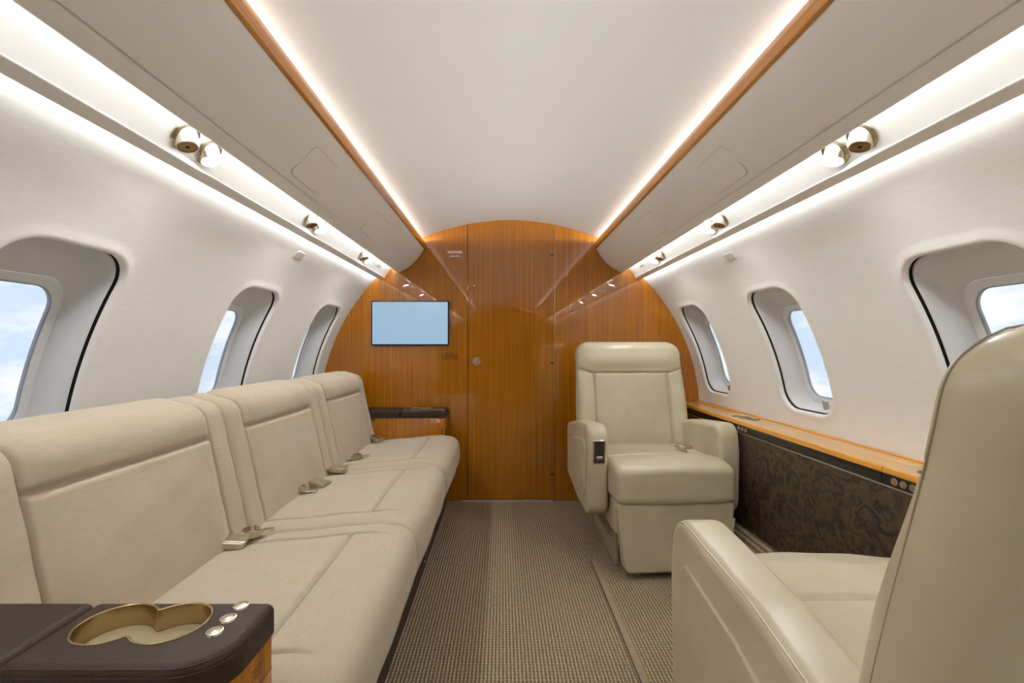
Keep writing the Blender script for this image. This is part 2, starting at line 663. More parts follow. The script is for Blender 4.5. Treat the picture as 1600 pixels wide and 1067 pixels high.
def build_shell():
    n_win = 0
    for side, sn in SIDES:
        f = wallmap(side)
        cs = WIN[side]
        bounds = [cs[0] - .40] + [(a + b) / 2 for a, b in zip(cs, cs[1:])] + [YB + .005]
        V, F = [], []
        for c, ya, yb in zip(cs, bounds, bounds[1:]):
            corners = [math.atan2(s - HS, y - c) for y in (ya, yb) for s in (S_LO, S_HI)]
            phi = np.sort(np.unique(np.r_[np.linspace(-math.pi, math.pi, 120, endpoint=False) + .011, corners]))
            ct, sn_ = np.cos(phi), np.sin(phi)
            tx = np.where(ct > 0, (yb - c) / np.maximum(ct, 1e-9), (c - ya) / np.maximum(-ct, 1e-9))
            ty = np.where(sn_ > 0, (S_HI - HS) / np.maximum(sn_, 1e-9), (HS - S_LO) / np.maximum(-sn_, 1e-9))
            T = np.minimum(tx, ty)
            oY, oS = c + T * ct, HS + T * sn_
            hY, hS = window_ring(phi, c, HS, HA + .045, HB + .045, HR + .045)
            rings = []
            for t in np.linspace(0, 1, 9):
                rings.append(f(oY + (hY - oY) * t, oS + (hS - oS) * t, np.zeros(len(phi))))
            for o, d in ((.03, -.0015), (.018, -.004), (.010, -.0045), (.0055, -.003), (.002, .001), (0, .005), (0, .010), (.006, .0115)):
                y, s = window_ring(phi, c, HS, HA + o, HB + o, HR + o)
                rings.append(f(y, s, np.full(len(phi), d)))
            R = np.array(rings)
            off = sum(len(v) for v in V)
            F += grid_faces(R.shape[0], R.shape[1], True, off)
            V.append(R.reshape(-1, 3))
        # plain wall behind the last window
        ss = np.linspace(S_LO, S_HI, 40)
        R = np.array([f(np.full(40, y), ss, np.zeros(40)) for y in (YR, bounds[0])])
        off = sum(len(v) for v in V)
        F += grid_faces(2, 40, False, off)
        V.append(R.reshape(-1, 3))
        w = mesh_obj('wall_' + sn, np.vstack(V), F, 'wall', sharp=50)
        struct(w)
        for c in cs:
            n_win += 1
            build_window('window_%d' % n_win, side, c, lever=(side > 0))
        # small flush vent on the sidewall
        sv = .905 if side > 0 else .912
        vy = 1.975
        o = rect(vy - .04, vy + .04, sv - .022, sv + .022, .014)
        v = thing('wall_vent', 'small grey rounded vent plate set in the %s sidewall above the windows' % sn, 'vent',
                  (0, 0, 0), group='sidewall vents')
        slab('vent_rim', o, .0016, .0007, lambda Y, s, d, f=f: f(Y, s, -d + .0005), 'wall', v, fill=3)
        slab('vent_plate', rect(vy - .036, vy + .036, sv - .018, sv + .018, .011), .0024, .0007,
             lambda Y, s, d, f=f: f(Y, s, -d + .0005), 'grey', v, fill=3)
    # floor
    fl = mesh_obj('floor', [(-1.16, YR, 0), (1.16, YR, 0), (1.16, YB, 0), (-1.16, YB, 0)], [(0, 1, 2, 3)], 'carpet')
    struct(fl)
    struct(box('trim_1', .372, .398, .2, 2.16, -.004, .0045, 'binding', r=.003), 'carpet bound strip over the seat track')
    struct(box('trim_2', .3675, .3715, .2, 2.16, -.004, .0010, 'plinth', r=.0005), 'dark joint beside the seat track strip')
    # carpeted kick along the right wall
    P = np.array([(1.094, .175), (1.106, .175), (1.11, .0), (.985, -.003)])
    k = rings_obj('baseboard_right', [st([P[:, 0], np.full(4, y), P[:, 1]]) for y in (-1.5, YB - .004)], 'carpet')
    struct(k, 'carpeted kick strip below the brown leather panel')
    # ceiling: a shallow arch
    RC, zc = 1.46, 1.851 - 1.46
    am = math.asin(.600 / RC)
    a = np.linspace(-am, am, 61)
    inner = st([RC * np.sin(a), zc + RC * np.cos(a)])
    cove = np.array([(.606, 1.728), (.625, 1.742), (.712, 1.742), (.712, 1.672)])      # light pocket above the bins
    ring = np.vstack([cove[::-1] * [-1, 1], inner, cove])
    out = np.array([(.726, 1.672), (.726, 1.756), (.62, 1.762), (.3, 1.85), (0, 1.876), (-.3, 1.85), (-.62, 1.762), (-.726, 1.756), (-.726, 1.672)])
    prof = np.vstack([ring, out])
    c = rings_obj('ceiling', [st([prof[:, 0], np.full(len(prof), y), prof[:, 1]]) for y in (YR, YB)], 'ceiling')
    struct(c)
    # outer skin above the overhead panels (closes the cabin)
    th = np.linspace(.70, .98, 12)
    for side, sn in SIDES:
        R = np.array([st([side * 1.275 * np.cos(th), np.full(12, y), ZC + 1.275 * np.sin(th)]) for y in (YR, YB)])
        V = R.reshape(-1, 3)
        o = mesh_obj('trim_%d' % (3 + (side > 0)), V, grid_faces(2, 12, False), 'ceiling')
        struct(o)


def build_window(name, side, c, lever):
    f = wallmap(side)
    phi = np.linspace(-math.pi, math.pi, 128, endpoint=False)
    w = bpy.data.objects.new(name, None)
    w.empty_display_size = .05
    link(w)
    struct(w)
    PS = .388

    def ring(cs, a, b, r, d):
        y, s = window_ring(phi, c, cs, a, b, r)
        return f(y, s, np.full(len(phi), d))
    # near-black ring paints the shade of the gap just inside the wall lip
    rings_obj('gap_shade', [ring(HS, HA + .003, HB + .003, HR, .0105), ring(HS, HA + .003, HB + .003, HR, .030),
                         ring(HS, HA - .006, HB - .006, HR - .004, .031)], 'gap', w, False, False)
    L = [(HS, HA - .002, HB - .002, HR - .001, .024), (HS, HA - .002, HB - .002, HR - .001, .0185),
         (HS, HA - .0045, HB - .0045, HR - .002, .0165), (HS, HA - .008, HB - .008, HR - .004, .0185),
         (HS, HA - .011, HB - .011, HR - .004, .026), (HS, HA - .0125, HB - .0125, HR - .004, .032)]
    end = (PS, .132, .207, .072, .092)
    s0 = L[-1]
    for t in np.linspace(0, 1, 11)[1:]:
        e = (1 - math.cos(t * math.pi / 2)) * .35 + t * .65
        g = math.sin(t * math.pi / 2) * .5 + t * .5
        L.append(tuple(a + (b - a) * e for a, b in zip(s0[:4], end[:4])) + (s0[4] + (end[4] - s0[4]) * g,))
    rings_obj('window_liner', [ring(*q) for q in L], 'liner', w, False, False, sharp=60)
    rings_obj('window_frame', [ring(PS, .132, .207, .072, .0955), ring(PS, .1315, .2065, .0715, .091),
                               ring(PS, .129, .204, .070, .0905), ring(PS, .1105, .1855, .062, .0925),
                               ring(PS, .1090, .184, .062, .0945), ring(PS, .1088, .1838, .062, .106)], 'rim', w, False, False)
    rings_obj('window_seal', [ring(PS, .1091, .1841, .062, .0945), ring(PS, .107, .182, .060, .0940),
                              ring(PS, .1055, .1805, .059, .0955), ring(PS, .1055, .1805, .059, .103)], 'rubber', w, False, False)
    # pane with real thickness
    rr = [ring(PS, .1058 * k, .1808 * k, .059 * k, .1005) for k in (.05, .4, .7)] + [ring(PS, .1058, .1808, .059, .1005)]
    rr += [ring(PS, .1058 * k, .1808 * k, .059 * k, .0985) for k in (1, .7, .4, .05)]
    rings_obj('window_pane', rr, 'glass', w, True, True)
    if lever:
        # little shade catch at the foot of the opening
        sb = HS - HB + .030
        o = np.array([(c + .020, sb - .012), (c + .044, sb - .012), (c + .044, sb + .012), (c + .020, sb + .012)])
        y0 = c - .045
        lv = slab('shade_catch', rect(y0 - .014, y0 + .014, sb - .010, sb + .014, .003), .008, .002,
                  lambda Y, s, d: f(Y, s, .052 - d), 'brushed', w)
        slab('shade_catch_tab', rect(y0 - .012, y0 - .002, sb - .024, sb + .010, .002), .016, .002,
             lambda Y, s, d: f(Y, s, .050 - d), 'brushed', lv)


build_shell()


# ------------------------------------------------------------------ overhead panels, valances, light strips
BIN_FACE = np.array([(.563, 1.668), (.575, 1.648), (.598, 1.612), (.622, 1.582), (.649, 1.556), (.675, 1.536),
                     (.70, 1.521), (.720, 1.511), (.735, 1.505)])


def bin_curve():
    P = BIN_FACE
    t = np.linspace(0, len(P) - 1, 57)
    out = []
    for q in t:
        i = min(int(q), len(P) - 2)
        u = q - i
        p0, p1, p2, p3 = P[max(i - 1, 0)], P[i], P[i + 1], P[min(i + 2, len(P) - 1)]
        out.append(.5 * ((2 * p1) + (p2 - p0) * u + (2 * p0 - 5 * p1 + 4 * p2 - p3) * u * u + (3 * p1 - p0 - 3 * p2 + p3) * u ** 3))
    return np.array(out)


BC = bin_curve()
BL = np.r_[0, np.cumsum(np.linalg.norm(np.diff(BC, axis=0), axis=1))]
BT = np.gradient(BC, BL, axis=0)
BN = np.stack([BT[:, 1], -BT[:, 0]], 1)
BN /= np.linalg.norm(BN, axis=1, keepdims=True)
if BN[20, 1] > 0:
    BN = -BN


def binmap(side):
    def f(Y, s, w):
        x = np.interp(s, BL, BC[:, 0]) + np.interp(s, BL, BN[:, 0]) * w
        z = np.interp(s, BL, BC[:, 1]) + np.interp(s, BL, BN[:, 1]) * w
        return st([side * x, Y, z])
    return f


def sweep(name, prof, mat, parent, y0=YR, y1=YB, side=1, sharp=38):
    P = np.array(prof, float)
    R = [st([side * P[:, 0], np.full(len(P), y), P[:, 1]]) for y in (y0, y1)]
    return rings_obj(name, R, mat, parent, sharp=sharp)


YE = YB - .002
YK = -2.45                 # the light coves end here, behind the camera


def build_overhead(side, sn):
    t = thing('overhead_panel', 'long cream overhead bin panel with teak edge along the %s side' % sn, 'overhead bin', (0, 0, 0))
    iL = np.argmin(abs(BL - (BL[-1] - .037)))
    # face, cut at the crease near its lower lip
    face = BC[:iL]
    back = face + np.array([.012, .012])
    sweep('bin_face', np.vstack([face, back[::-1]]), 'bin', t, side=side, y1=YE)
    lip = np.vstack([BC[iL:] + 0.0, [(.7405, 1.507), (.742, 1.512), (.738, 1.517)], [(BC[iL, 0] + .02, BC[iL, 1] + .014)]])
    lip[0] += (BC[iL + 1] - BC[iL]) * .35
    sweep('lower_lip', lip, 'bin', t, side=side, y1=YE)
    # inside of the bin keeps the strip light from leaking
    bi = BC[4:-6:4] - BN[4:-6:4] * .0035
    sweep('bin_body', np.vstack([bi, [(.733, 1.514), (.727, 1.521), (.700, 1.540), (.665, 1.575), (.640, 1.612), (.632, 1.640), (.712, 1.668), (.712, 1.684), (.571, 1.684)]]), 'bin', t, side=side, y1=YE)
    # teak rail
    sweep('wood_trim', rpoly([(.5555, 1.663), (.566, 1.660), (.572, 1.672), (.570, 1.710), (.559, 1.710), (.5545, 1.690)],
                             [.003, .003, .003, .004, .004, .01], 4), 'trim', t, side=side, y1=YE)
    sweep('ceiling_light_strip', [(.650, 1.692), (.656, 1.692), (.656, 1.716), (.650, 1.716)], 'led_ceiling', t, YK, YE - .01, side)
    # oxygen mask doors: raised by a hair, dark joint around
    for ya, yb in ((1.335, 1.54), (1.99, 2.21)):
        s0, s1 = .066, .178
        o = rect(ya, yb, s0, s1, .026, 6)
        g = rect(ya - .0022, yb + .0022, s0 - .0022, s1 + .0022, .028, 6)
        d = slab('mask_door', o, .0026, .0011, binmap(side), 'bin', t, fill=6)
        slab('door_joint', g, .0006, .0002, binmap(side), 'joint', d, fill=6)
    # service panel with the reading lights
    pc = np.array([(.640, 1.622), (.672, 1.618), (.705, 1.604), (.735, 1.583), (.762, 1.556), (.785, 1.530), (.803, 1.508), (.815, 1.490), (.824, 1.472)])
    sp = np.vstack([pc, pc[::-1] + np.array([.012, .012])])
    p = sweep('service_panel', sp, 'panel', t, side=side, y1=YE, sharp=60)
    sweep('panel_light_strip', [(.688, 1.566), (.702, 1.558), (.705, 1.563), (.691, 1.571)], 'led_panel', p, YK, YE - .01, side)
    sweep('valance', rpoly([(.822, 1.4715), (.824, 1.4685), (.860, 1.4605), (.8625, 1.463), (.858, 1.472), (.834, 1.480)],
                           [.001, .002, .002, .001, .001, .001], 3), 'bin', p, side=side, y1=YE)
    sweep('wall_light_strip', [(.838, 1.4835), (.854, 1.4785), (.855, 1.482), (.839, 1.487)], 'led_wall', p, YK, YE - .01, side)
    # little slot near the bulkhead
    slab('panel_slot', rect(2.735, 2.80, -.006, .006, .002, 3), .002, .0006,
         lambda Y, s, w: st([side * (.797 - .57 * w + .72 * s), Y, 1.509 - .82 * w - .69 * s]), 'grey', p)
    return t


OVER = {}
for side_, sn_ in SIDES:
    OVER[sn_] = build_overhead(side_, sn_)


ORD = ['nearest camera', 'middle of the row', 'nearest bulkhead']


def fixture(side, sn, y, kind, which):
    base = Vector((side * .7965, y, 1.5125))
    nrm = Vector((-side * .74, 0, -.67))
    ax = Vector((-side * .30, -.10, -.95))
    if kind == 'light':
        t = thing('reading_light', 'round nickel reading light with glowing white lens, %s on the %s side' % (ORD[which], sn),
                  'reading light', base, group='reading lights')
    else:
        t = thing('air_nozzle', 'round nickel air nozzle with bronze face, %s on the %s side' % (ORD[which], sn),
                  'air nozzle', base, group='air nozzles')
    z = (0, 0, 0)
    m0 = axis_matrix(z, nrm)
    lathe('bezel', [(.001, .0), (.0375, -.001), (.0375, .0015), (.036, .003), (.0335, .0028), (.031, .000), (.001, .000)], 'nickel', m0, t, 40)
    m1 = axis_matrix(z, ax)
    if kind == 'light':
        lathe('barrel', [(.001, -.012), (.0255, -.012), (.0255, .010), (.0240, .013), (.0232, .024), (.0222, .027), (.0205, .027), (.0205, .023), (.001, .023)], 'nickel', m1, t, 40)
        lathe('lens', [(.001, .0225), (.0204, .0225), (.0204, .0256), (.0190, .0266), (.001, .0270)], 'lens', m1, t, 32)
    else:
        lathe('barrel', [(.001, -.012), (.0270, -.012), (.0270, .009), (.0255, .012), (.0245, .024), (.0232, .0275), (.0212, .028), (.0205, .0245), (.001, .0245)], 'nickel', m1, t, 40)
        lathe('nozzle_face', [(.001, .024), (.0204, .024), (.0185, .026), (.0055, .0267), (.001, .0267)], 'bronze', m1, t, 32)
        lathe('nozzle_hole', [(.0005, .026), (.0042, .026), (.0042, .0277), (.0005, .0277)], 'gap', m1, t, 16)


for side_, sn_ in SIDES:
    for k, (yn, yl) in enumerate(((1.07, 1.155), (1.765, 1.85), (2.435, 2.515))):
        fixture(side_, sn_, yn, 'nozzle', k)
        fixture(side_, sn_, yl, 'light', k)
    # the row of lamps goes on behind the camera
    for yl in (.455, -.245, -.945, -1.645):
        m1 = axis_matrix((side_ * .7965, yl, 1.5125), (-side_ * .30, -.10, -.95))
        b = lathe('reading_lamp', [(.001, -.012), (.0225, -.012), (.0225, .012), (.0218, .030), (.0195, .032), (.0195, .028), (.001, .028)], 'nickel', m1, OVER[sn_], 24)
        lathe('lamp_lens', [(.001, .0275), (.0194, .0275), (.0194, .0308), (.001, .0320)], 'lens', m1, b, 24)


# ------------------------------------------------------------------ front bulkhead with door, rear bulkhead
def bulk_outline(x0, x1):
    """panel outline between x0 and x1: floor, sidewall circle, ceiling arch"""
    RC, zc = 1.475, 1.851 - 1.46
    top = []
    for x in np.linspace(x0, x1, 40):
        zt = 1e9
        zt = zc + math.sqrt(max(RC * RC - x * x, 0))
        if abs(x) < .6:
            pass
        elif abs(x) < 1.26:
            zt = min(zt, ZC + math.sqrt(1.262 ** 2 - x * x))
        else:
            zt = ZC
        top.append((x, zt))
    P = [(x0, .004), (x1, .004)] + top[::-1]
    if abs(x1) > 1.2:
        P = [(x0, .004), (1.10, .004), (1.2, .25), (1.255, .5)] + top[::-1][1:]
    if abs(x0) > 1.2:
        P = [(-1.255, .5), (-1.2, .25), (-1.10, .004), (x1, .004)] + top[::-1][:-1]
    return np.array(P)


def build_bulkhead():
    DX0, DX1 = -.2775, .2945
    a = slab('wall_front', bulk_outline(-1.26, DX0 - .0035), .02, .0012, fxz(YB + .02), 'teak', nseg=2)
    b = slab('wall_front_right', bulk_outline(DX1 + .003, 1.26), .02, .0012, fxz(YB + .02), 'teak', nseg=2)
    struct(a, 'glossy teak bulkhead panel left of the door, screen mounted on it')
    struct(b, 'glossy teak bulkhead panel right of the door behind the far seat')
    d = bpy.data.objects.new('door_1', None)
    link(d)
    struct(d, 'tall glossy teak door in the middle of the bulkhead')
    o = bulk_outline(DX0, DX1)
    o[:2, 1] = .012
    slab('door_leaf', o, .022, .0014, fxz(YB + .021), 'teak', d, nseg=2)
    # dark jamb behind the joints
    w = mesh_obj('wall_front_jamb', [(-1.3, YB + .03, -.05), (1.3, YB + .03, -.05), (1.3, YB + .03, 2), (-1.3, YB + .03, 2)], [(0, 1, 2, 3)], 'gap')
    struct(w)
    # metal strip in the hinge joint; the lower one imitates light under the door
    struct(box('trim_5', DX1 + .0002, DX1 + .0022, YB + .0, YB + .01, .01, 1.83, 'nickel', r=.0004), 'thin metal edge beside the door hinges')
    struct(box('trim_6', DX0 - .04, DX1 - .01, YB + .001, YB + .02, .0, .010, 'nickel', r=.0004), 'bright metal strip standing in for the line of light under the door')
    # latch knob
    kn = axis_matrix((-.219, YB, .922), (0, -1, 0))
    k = lathe('door_knob', [(.001, -.002), (.027, -.002), (.027, .002), (.0262, .004), (.001, .0045)], 'brushed', kn, d, 40)
    mx = kn @ Matrix.Rotation(math.radians(42), 4, 'Z')
    P = rect(-.024, .024, -.003, .003, .001, 2)
    slab('knob_bar', P, .004, .001, lambda u, v, w_: np.array([mx @ Vector((x, y, .003 + z)) for x, y, z in zip(u, v, w_)]), 'nickel', k)
    for z in (1.622, .91, .176):
        box('hinge', DX1 - .030, DX1 - .004, YB - .0025, YB + .002, z - .006, z + .005, 'black', d, .0015)
    box('latch_plate', DX0 - .003, DX0 + .003, YB - .0015, YB + .004, .905, .94, 'black', d, .001)
    box('door_catch', DX0 - .003, DX0 + .0015, YB - .0015, YB + .004, 1.385, 1.425, 'nickel', d, .001)
    # lock with its small plate of print
    lk = thing('door_lock', 'tiny dark lock cylinder on the upper left of the door', 'lock', (-.235, YB, 1.415))
    lathe('lock_cylinder', [(.0005, 0), (.007, 0), (.006, .004), (.0005, .005)], 'nickel', axis_matrix((0, -.0005, .004), (0, -1, 0)), lk, 16)
    box('lock_legend', -.020, .020, -.002, .001, -.013, -.0105, 'ink', lk, .0003)
    # screen
    s = thing('wall_screen', 'flat screen with plain light blue picture on the teak bulkhead', 'screen', (-.656, YB, 1.172))
    slab('screen_bezel', rect(-.256, .256, -.147, .147, .006), .018, .004, fxz(.0), 'bezel', s)
    slab('screen_panel', rect(-.2465, .2475, -.138, .1385, .003), .004, .0008, fxz(-.0155), 'screen', s)
    # white placard and the lettering below the screen
    p = thing('placard', 'small white placard of two strips near the top of the bulkhead', 'sign', (-.363, YB, 1.64))
    slab('placard_plate', rect(-.047, .047, -.0085, .0085, .0015, 3), .003, .0008, fxz(.0), 'white', p)
    box('placard_print', -.028, .028, -.0036, -.0028, -.0028, .0008, 'red_ink', p, .0002)
    for sx in (-.039, .039):
        lathe('placard_screw', [(.0005, 0), (.0028, 0), (.0022, .001), (.0005, .0012)], 'nickel', axis_matrix((sx, -.0029, 0), (0, -1, 0)), p, 12)
    slab('placard_strip', rect(-.034, .034, -.0305, -.0215, .001, 3), .0025, .0008, fxz(.0), 'white', p)
    q = thing('engraved_notice', 'dark lines of small print on the teak left of the door knob', 'sign', (-.400, YB, .955))
    for k, (hw, z) in enumerate(((.028, .018), (.030, .012), (.055, .004), (.052, -.004), (.058, -.011), (.046, -.020))):
        box('print_line', -hw, hw, -.0006, .0005, z - .0017, z + .0017, 'ink', q, .0001)
    # rear bulkhead behind the camera
    o = np.vstack([bulk_outline(-1.26, 0)[:-1], bulk_outline(0, 1.26)])
    P = [(x, z) for x, z in bulk_outline(-1.26, 1.26)]
    th = np.linspace(math.radians(-28.6), math.radians(208.6), 60)
    P = np.array([(1.26 * math.cos(t), min(ZC + 1.26 * math.sin(t), 1.866)) for t in th])
    r = slab('wall_rear', P, .02, .001, fxz(YR - .02, 1), 'plinth', nseg=2)
    struct(r)


build_bulkhead()


# ------------------------------------------------------------------ right hand ledge
def build_ledge():
    t = thing('side_ledge', 'long teak topped ledge with brown leather front along the right wall', 'ledge', (0, 0, 0))
    y0, y1 = -1.5, YB - .003
    X0, X1, Z = 1.088, 1.245, .661
    ysp = 1.366
    boards = []
    for ya, yb in ((y0, ysp - .001), (ysp + .001, 2.865), (2.867, y1)):
        boards.append(box('top_board', X0 + .012, X1 - .010, ya, yb, Z - .02, Z - .0005, 'ledge', t, .0015))
        sweep('front_edge', rpoly([(X0, Z - .019), (X0 + .014, Z - .019), (X0 + .014, Z + .0012), (X0 + .004, Z)], [.002, .001, .002, .004], 4),
              'ledge_edge', t, ya, yb)
    sweep('back_edge', rpoly([(X1 - .012, Z - .02), (X1 + .0015, Z - .02), (X1 + .001, Z + .006), (X1 - .010, Z + .006)], .002, 3), 'ledge_edge', t, y0, y1)
    # black fascia with finger recess
    for ya, yb in ((y0, 1.369), (1.372, 2.228), (2.230, y1)):
        sweep('fascia', rpoly([(X0 + .004, Z - .0525), (X0 + .02, Z - .0525), (X0 + .02, Z - .019), (X0 + .004, Z - .019)], .001, 2), 'black', t, ya, yb)
    sweep('fascia_bead', rpoly([(X0 - .003, Z - .0565), (X0 + .012, Z - .0565), (X0 + .012, Z - .0525), (X0 - .003, Z - .0525)], .0012, 3), 'brushed', t, y0, y1)
    # embossed leather front, leaning in towards the floor
    P = rpoly([(X0 - .002, Z - .057), (X0 + .02, Z - .057), (1.105, .170), (1.087, .170)], [.003, 0, 0, .003], 3)
    sweep('leather_front', P, 'embossed', t, y0, y1)
    # cup holders: two sunk overlapping rings
    for cy, xx in ((2.245, 1.170), (1.20, 1.170)):
        two = figure8(xx, cy, xx, cy + .078 if cy > 2 else cy + .07, .046)
        cup_holder(two, Z - .0005, .017, t, boards[1] if cy > 2 else boards[0], 'brushed')
    # push buttons in the fascia
    for ys in ((2.200, 2.168, 2.136), (1.326, 1.296, 1.266)):
        for y in ys:
            mb = axis_matrix((X0 + .0042, y, Z - .0360), (-1, 0, 0))
            b = lathe('button_ring', [(.001, 0), (.0112, 0), (.0105, .0022), (.0088, .0026), (.0082, .001), (.001, .001)], 'brushed', mb, t, 24)
            lathe('button_cap', [(.0005, 0), (.0080, 0), (.0074, .0020), (.0005, .0028)], 'copper', mb, b, 20)
    return t


def figure8(xa, ya, xb, yb, r, n=28):
    """outline of two overlapping discs"""
    A, B = np.array([xa, ya]), np.array([xb, yb])
    d = np.linalg.norm(B - A)
    u = (B - A) / d
    a0 = math.atan2(u[1], u[0])
    h = math.acos(min(1, d / 2 / r))
    out = [A + r * np.array([math.cos(a0 + q), math.sin(a0 + q)]) for q in np.linspace(h, 2 * math.pi - h, n)]
    out += [B + r * np.array([math.cos(a0 + math.pi + q), math.sin(a0 + math.pi + q)]) for q in np.linspace(h, 2 * math.pi - h, n)]
    P = np.array(out)
    # soften the waist
    for _ in range(2):
        P = (np.roll(P, 1, 0) + 2 * P + np.roll(P, -1, 0)) / 4
    return ccw(resample(P, .003))


def cup_holder(P, z, depth, parent, cut_from=None, mat='brass'):
    N = outnormals(P)
    if cut_from is not None:
        Q = P + N * .0005
        c = mesh_obj('cutter', np.vstack([st([Q[:, 0], Q[:, 1], np.full(len(Q), zz)]) for zz in (z - depth - .002, z + .03)]),
                     grid_faces(2, len(Q)) + [tuple(range(len(Q))), tuple(range(len(Q), 2 * len(Q)))], mat)
        c.parent = parent
        cut(cut_from, c)
    rings = [(.0034, -.0008), (.0034, .0010), (.0026, .0018), (.0012, .0018), (0, .0006), (-.0004, -.004), (-.0012, -depth)]
    R = []
    for o, dz in rings:
        Q = P + N * o
        R.append(st([Q[:, 0], Q[:, 1], np.full(len(Q), z + dz)]))
    h = rings_obj('cup_holder', R, mat, parent, False, False)
    slab('cup_mat', P - N * .0014, .002, .0005, fxy(z - depth), 'cupmat', h, nseg=2)
    return h


build_ledge()


# ------------------------------------------------------------------ sofa
YS = [.715, 1.41, 2.105, 2.80]


def build_sofa():
    t = thing('sofa', 'long three seat beige linen sofa along the left wall', 'sofa', (-.7, 1.757, 0))
    off = np.array([-.7, 1.757, 0])

    # back profile (x,z)
    bp = resample(rpoly([(-.818, .40), (-.916, .838), (-1.035, .872), (-1.105, .80), (-1.06, .40)],
                        [.03, .055, .06, .05, .03], 10), .0055)
    sp = resample(rpoly([(-.93, .43), (-.42, .478), (-.318, .462), (-.312, .35), (-.376, .200), (-.90, .200)],
                        [.03, .05, .075, .10, .035, .02], 12), .0055)
    for k in range(3):
        ya, yb = YS[k] + .0015, YS[k + 1] - .0015
        yc, hw = (ya + yb) / 2, (yb - ya) / 2
        sm = hw - .088                       # seam distance from the middle

        def disp_back(x, y, z, nx, nz):
            front = sstep(nx, -.2, .5)
            top = sstep(nx + .9 * nz, -.1, .4)
            dy = np.abs(y - yc)
            inside = dy < sm + .03
            dep = np.zeros_like(x)
            dep -= .016 * gauss(dy - sm, .0048) * top
            dep -= .018 * gauss(z - .756, .006) * front * (dy < sm)
            dep += .012 * gauss(z - .80, .05) * front * sstep(sm - dy, 0, .03)
            # head roll and cushion are a little proud of the border
            dep += .010 * sstep(sm - dy, .0, .05) * top
            dep += .012 * np.clip(1 - ((z - .60) / .17) ** 2, 0, 1) * front * sstep(sm - dy, 0, .10)
            dep += .005 * sstep(dy, sm, sm + .03) * sstep(hw - dy, .0, .03) * top
            dep += .0010 * np.sin(y * 37 + z * 23) * front + .0007 * np.sin(z * 61 - y * 19) * front
            return dep
        ys = seg_grid([ya, yc - sm - .02, yc - sm, yc - sm + .02, yc + sm - .02, yc + sm, yc + sm + .02, yb], .0065)
        ys = np.unique(np.r_[ys, np.linspace(yc - sm - .012, yc - sm + .012, 13), np.linspace(yc + sm - .012, yc + sm + .012, 13)])
        V, F = loft(bp, ys, .022, disp_back)

        def reg(c):
            dy = np.abs(c[:, 1] - yc)
            ins = dy < sm
            front = (c[:, 0] > -.86 - (c[:, 2] - .45) * .22 - .06)
            r = np.zeros(len(c), int)
            r[ins & (c[:, 2] > .756) & (c[:, 0] > -1.06)] = 1
            r[ins & (c[:, 2] <= .756) & (c[:, 2] > .42) & (c[:, 0] > -.97)] = 2
            return r
        ob = split_obj(V - off, F, reg, {0: ('backrest', 'fabric', t), 1: ('head_roll', 'fabric', 0), 2: ('back_panel', 'fabric', 0)})

        def disp_seat(x, y, z, nx, nz):
            top = sstep(nz, .1, .7)
            dy = np.abs(y - yc)
            dep = np.zeros_like(x)
            rearw = sstep(x, -.34, -.43)
            dep -= .014 * gauss(dy - sm, .005) * np.where(x > -.485, sstep(-x, .36, .47), 1.0) * sstep(nz, -.1, .5)
            dep -= .019 * gauss(x + .485, .005) * top * (dy < sm)
            dep += .010 * sstep(sm - dy, .0, .09) * sstep(-.485 - x, 0, .07) * top
            dep += .006 * sstep(hw - dy, 0, .05) * sstep(nx + nz, -.2, .6)
            dep += .006 * sstep(hw - dy, .0, .2) * sstep(nx, .2, .9)
            dep += .0012 * np.sin(x * 31 + y * 13) * top + .0012 * np.sin(y * 23 + 2) * sstep(nx, .2, .8)
            return dep
        V, F = loft(sp, ys, .022, disp_seat)

        def reg2(c):
            dy = np.abs(c[:, 1] - yc)
            r = np.zeros(len(c), int)
            r[(dy < sm) & (c[:, 0] < -.485) & (c[:, 2] > .40)] = 1
            return r
        split_obj(V - off, F, reg2, {0: ('seat_cushion', 'fabric', t), 1: ('seat_panel', 'fabric', 0)})
    # plinth
    P = rpoly([(-.405, .003), (-.393, .212), (-.95, .212), (-.95, .003)], [.004, .01, .01, .004], 3)
    pl = rings_obj('plinth', [st([P[:, 0], np.full(len(P), y), P[:, 1]]) - off for y in (YS[0], YS[3])], 'plinth', t)
    lathe('plinth_stud', [(.0005, 0), (.006, 0), (.005, .003), (.0005, .004)], 'nickel', axis_matrix(np.array((-.400, 2.05, .05)) - off, (1, 0, -.15)), pl, 16)
    return t


build_sofa()


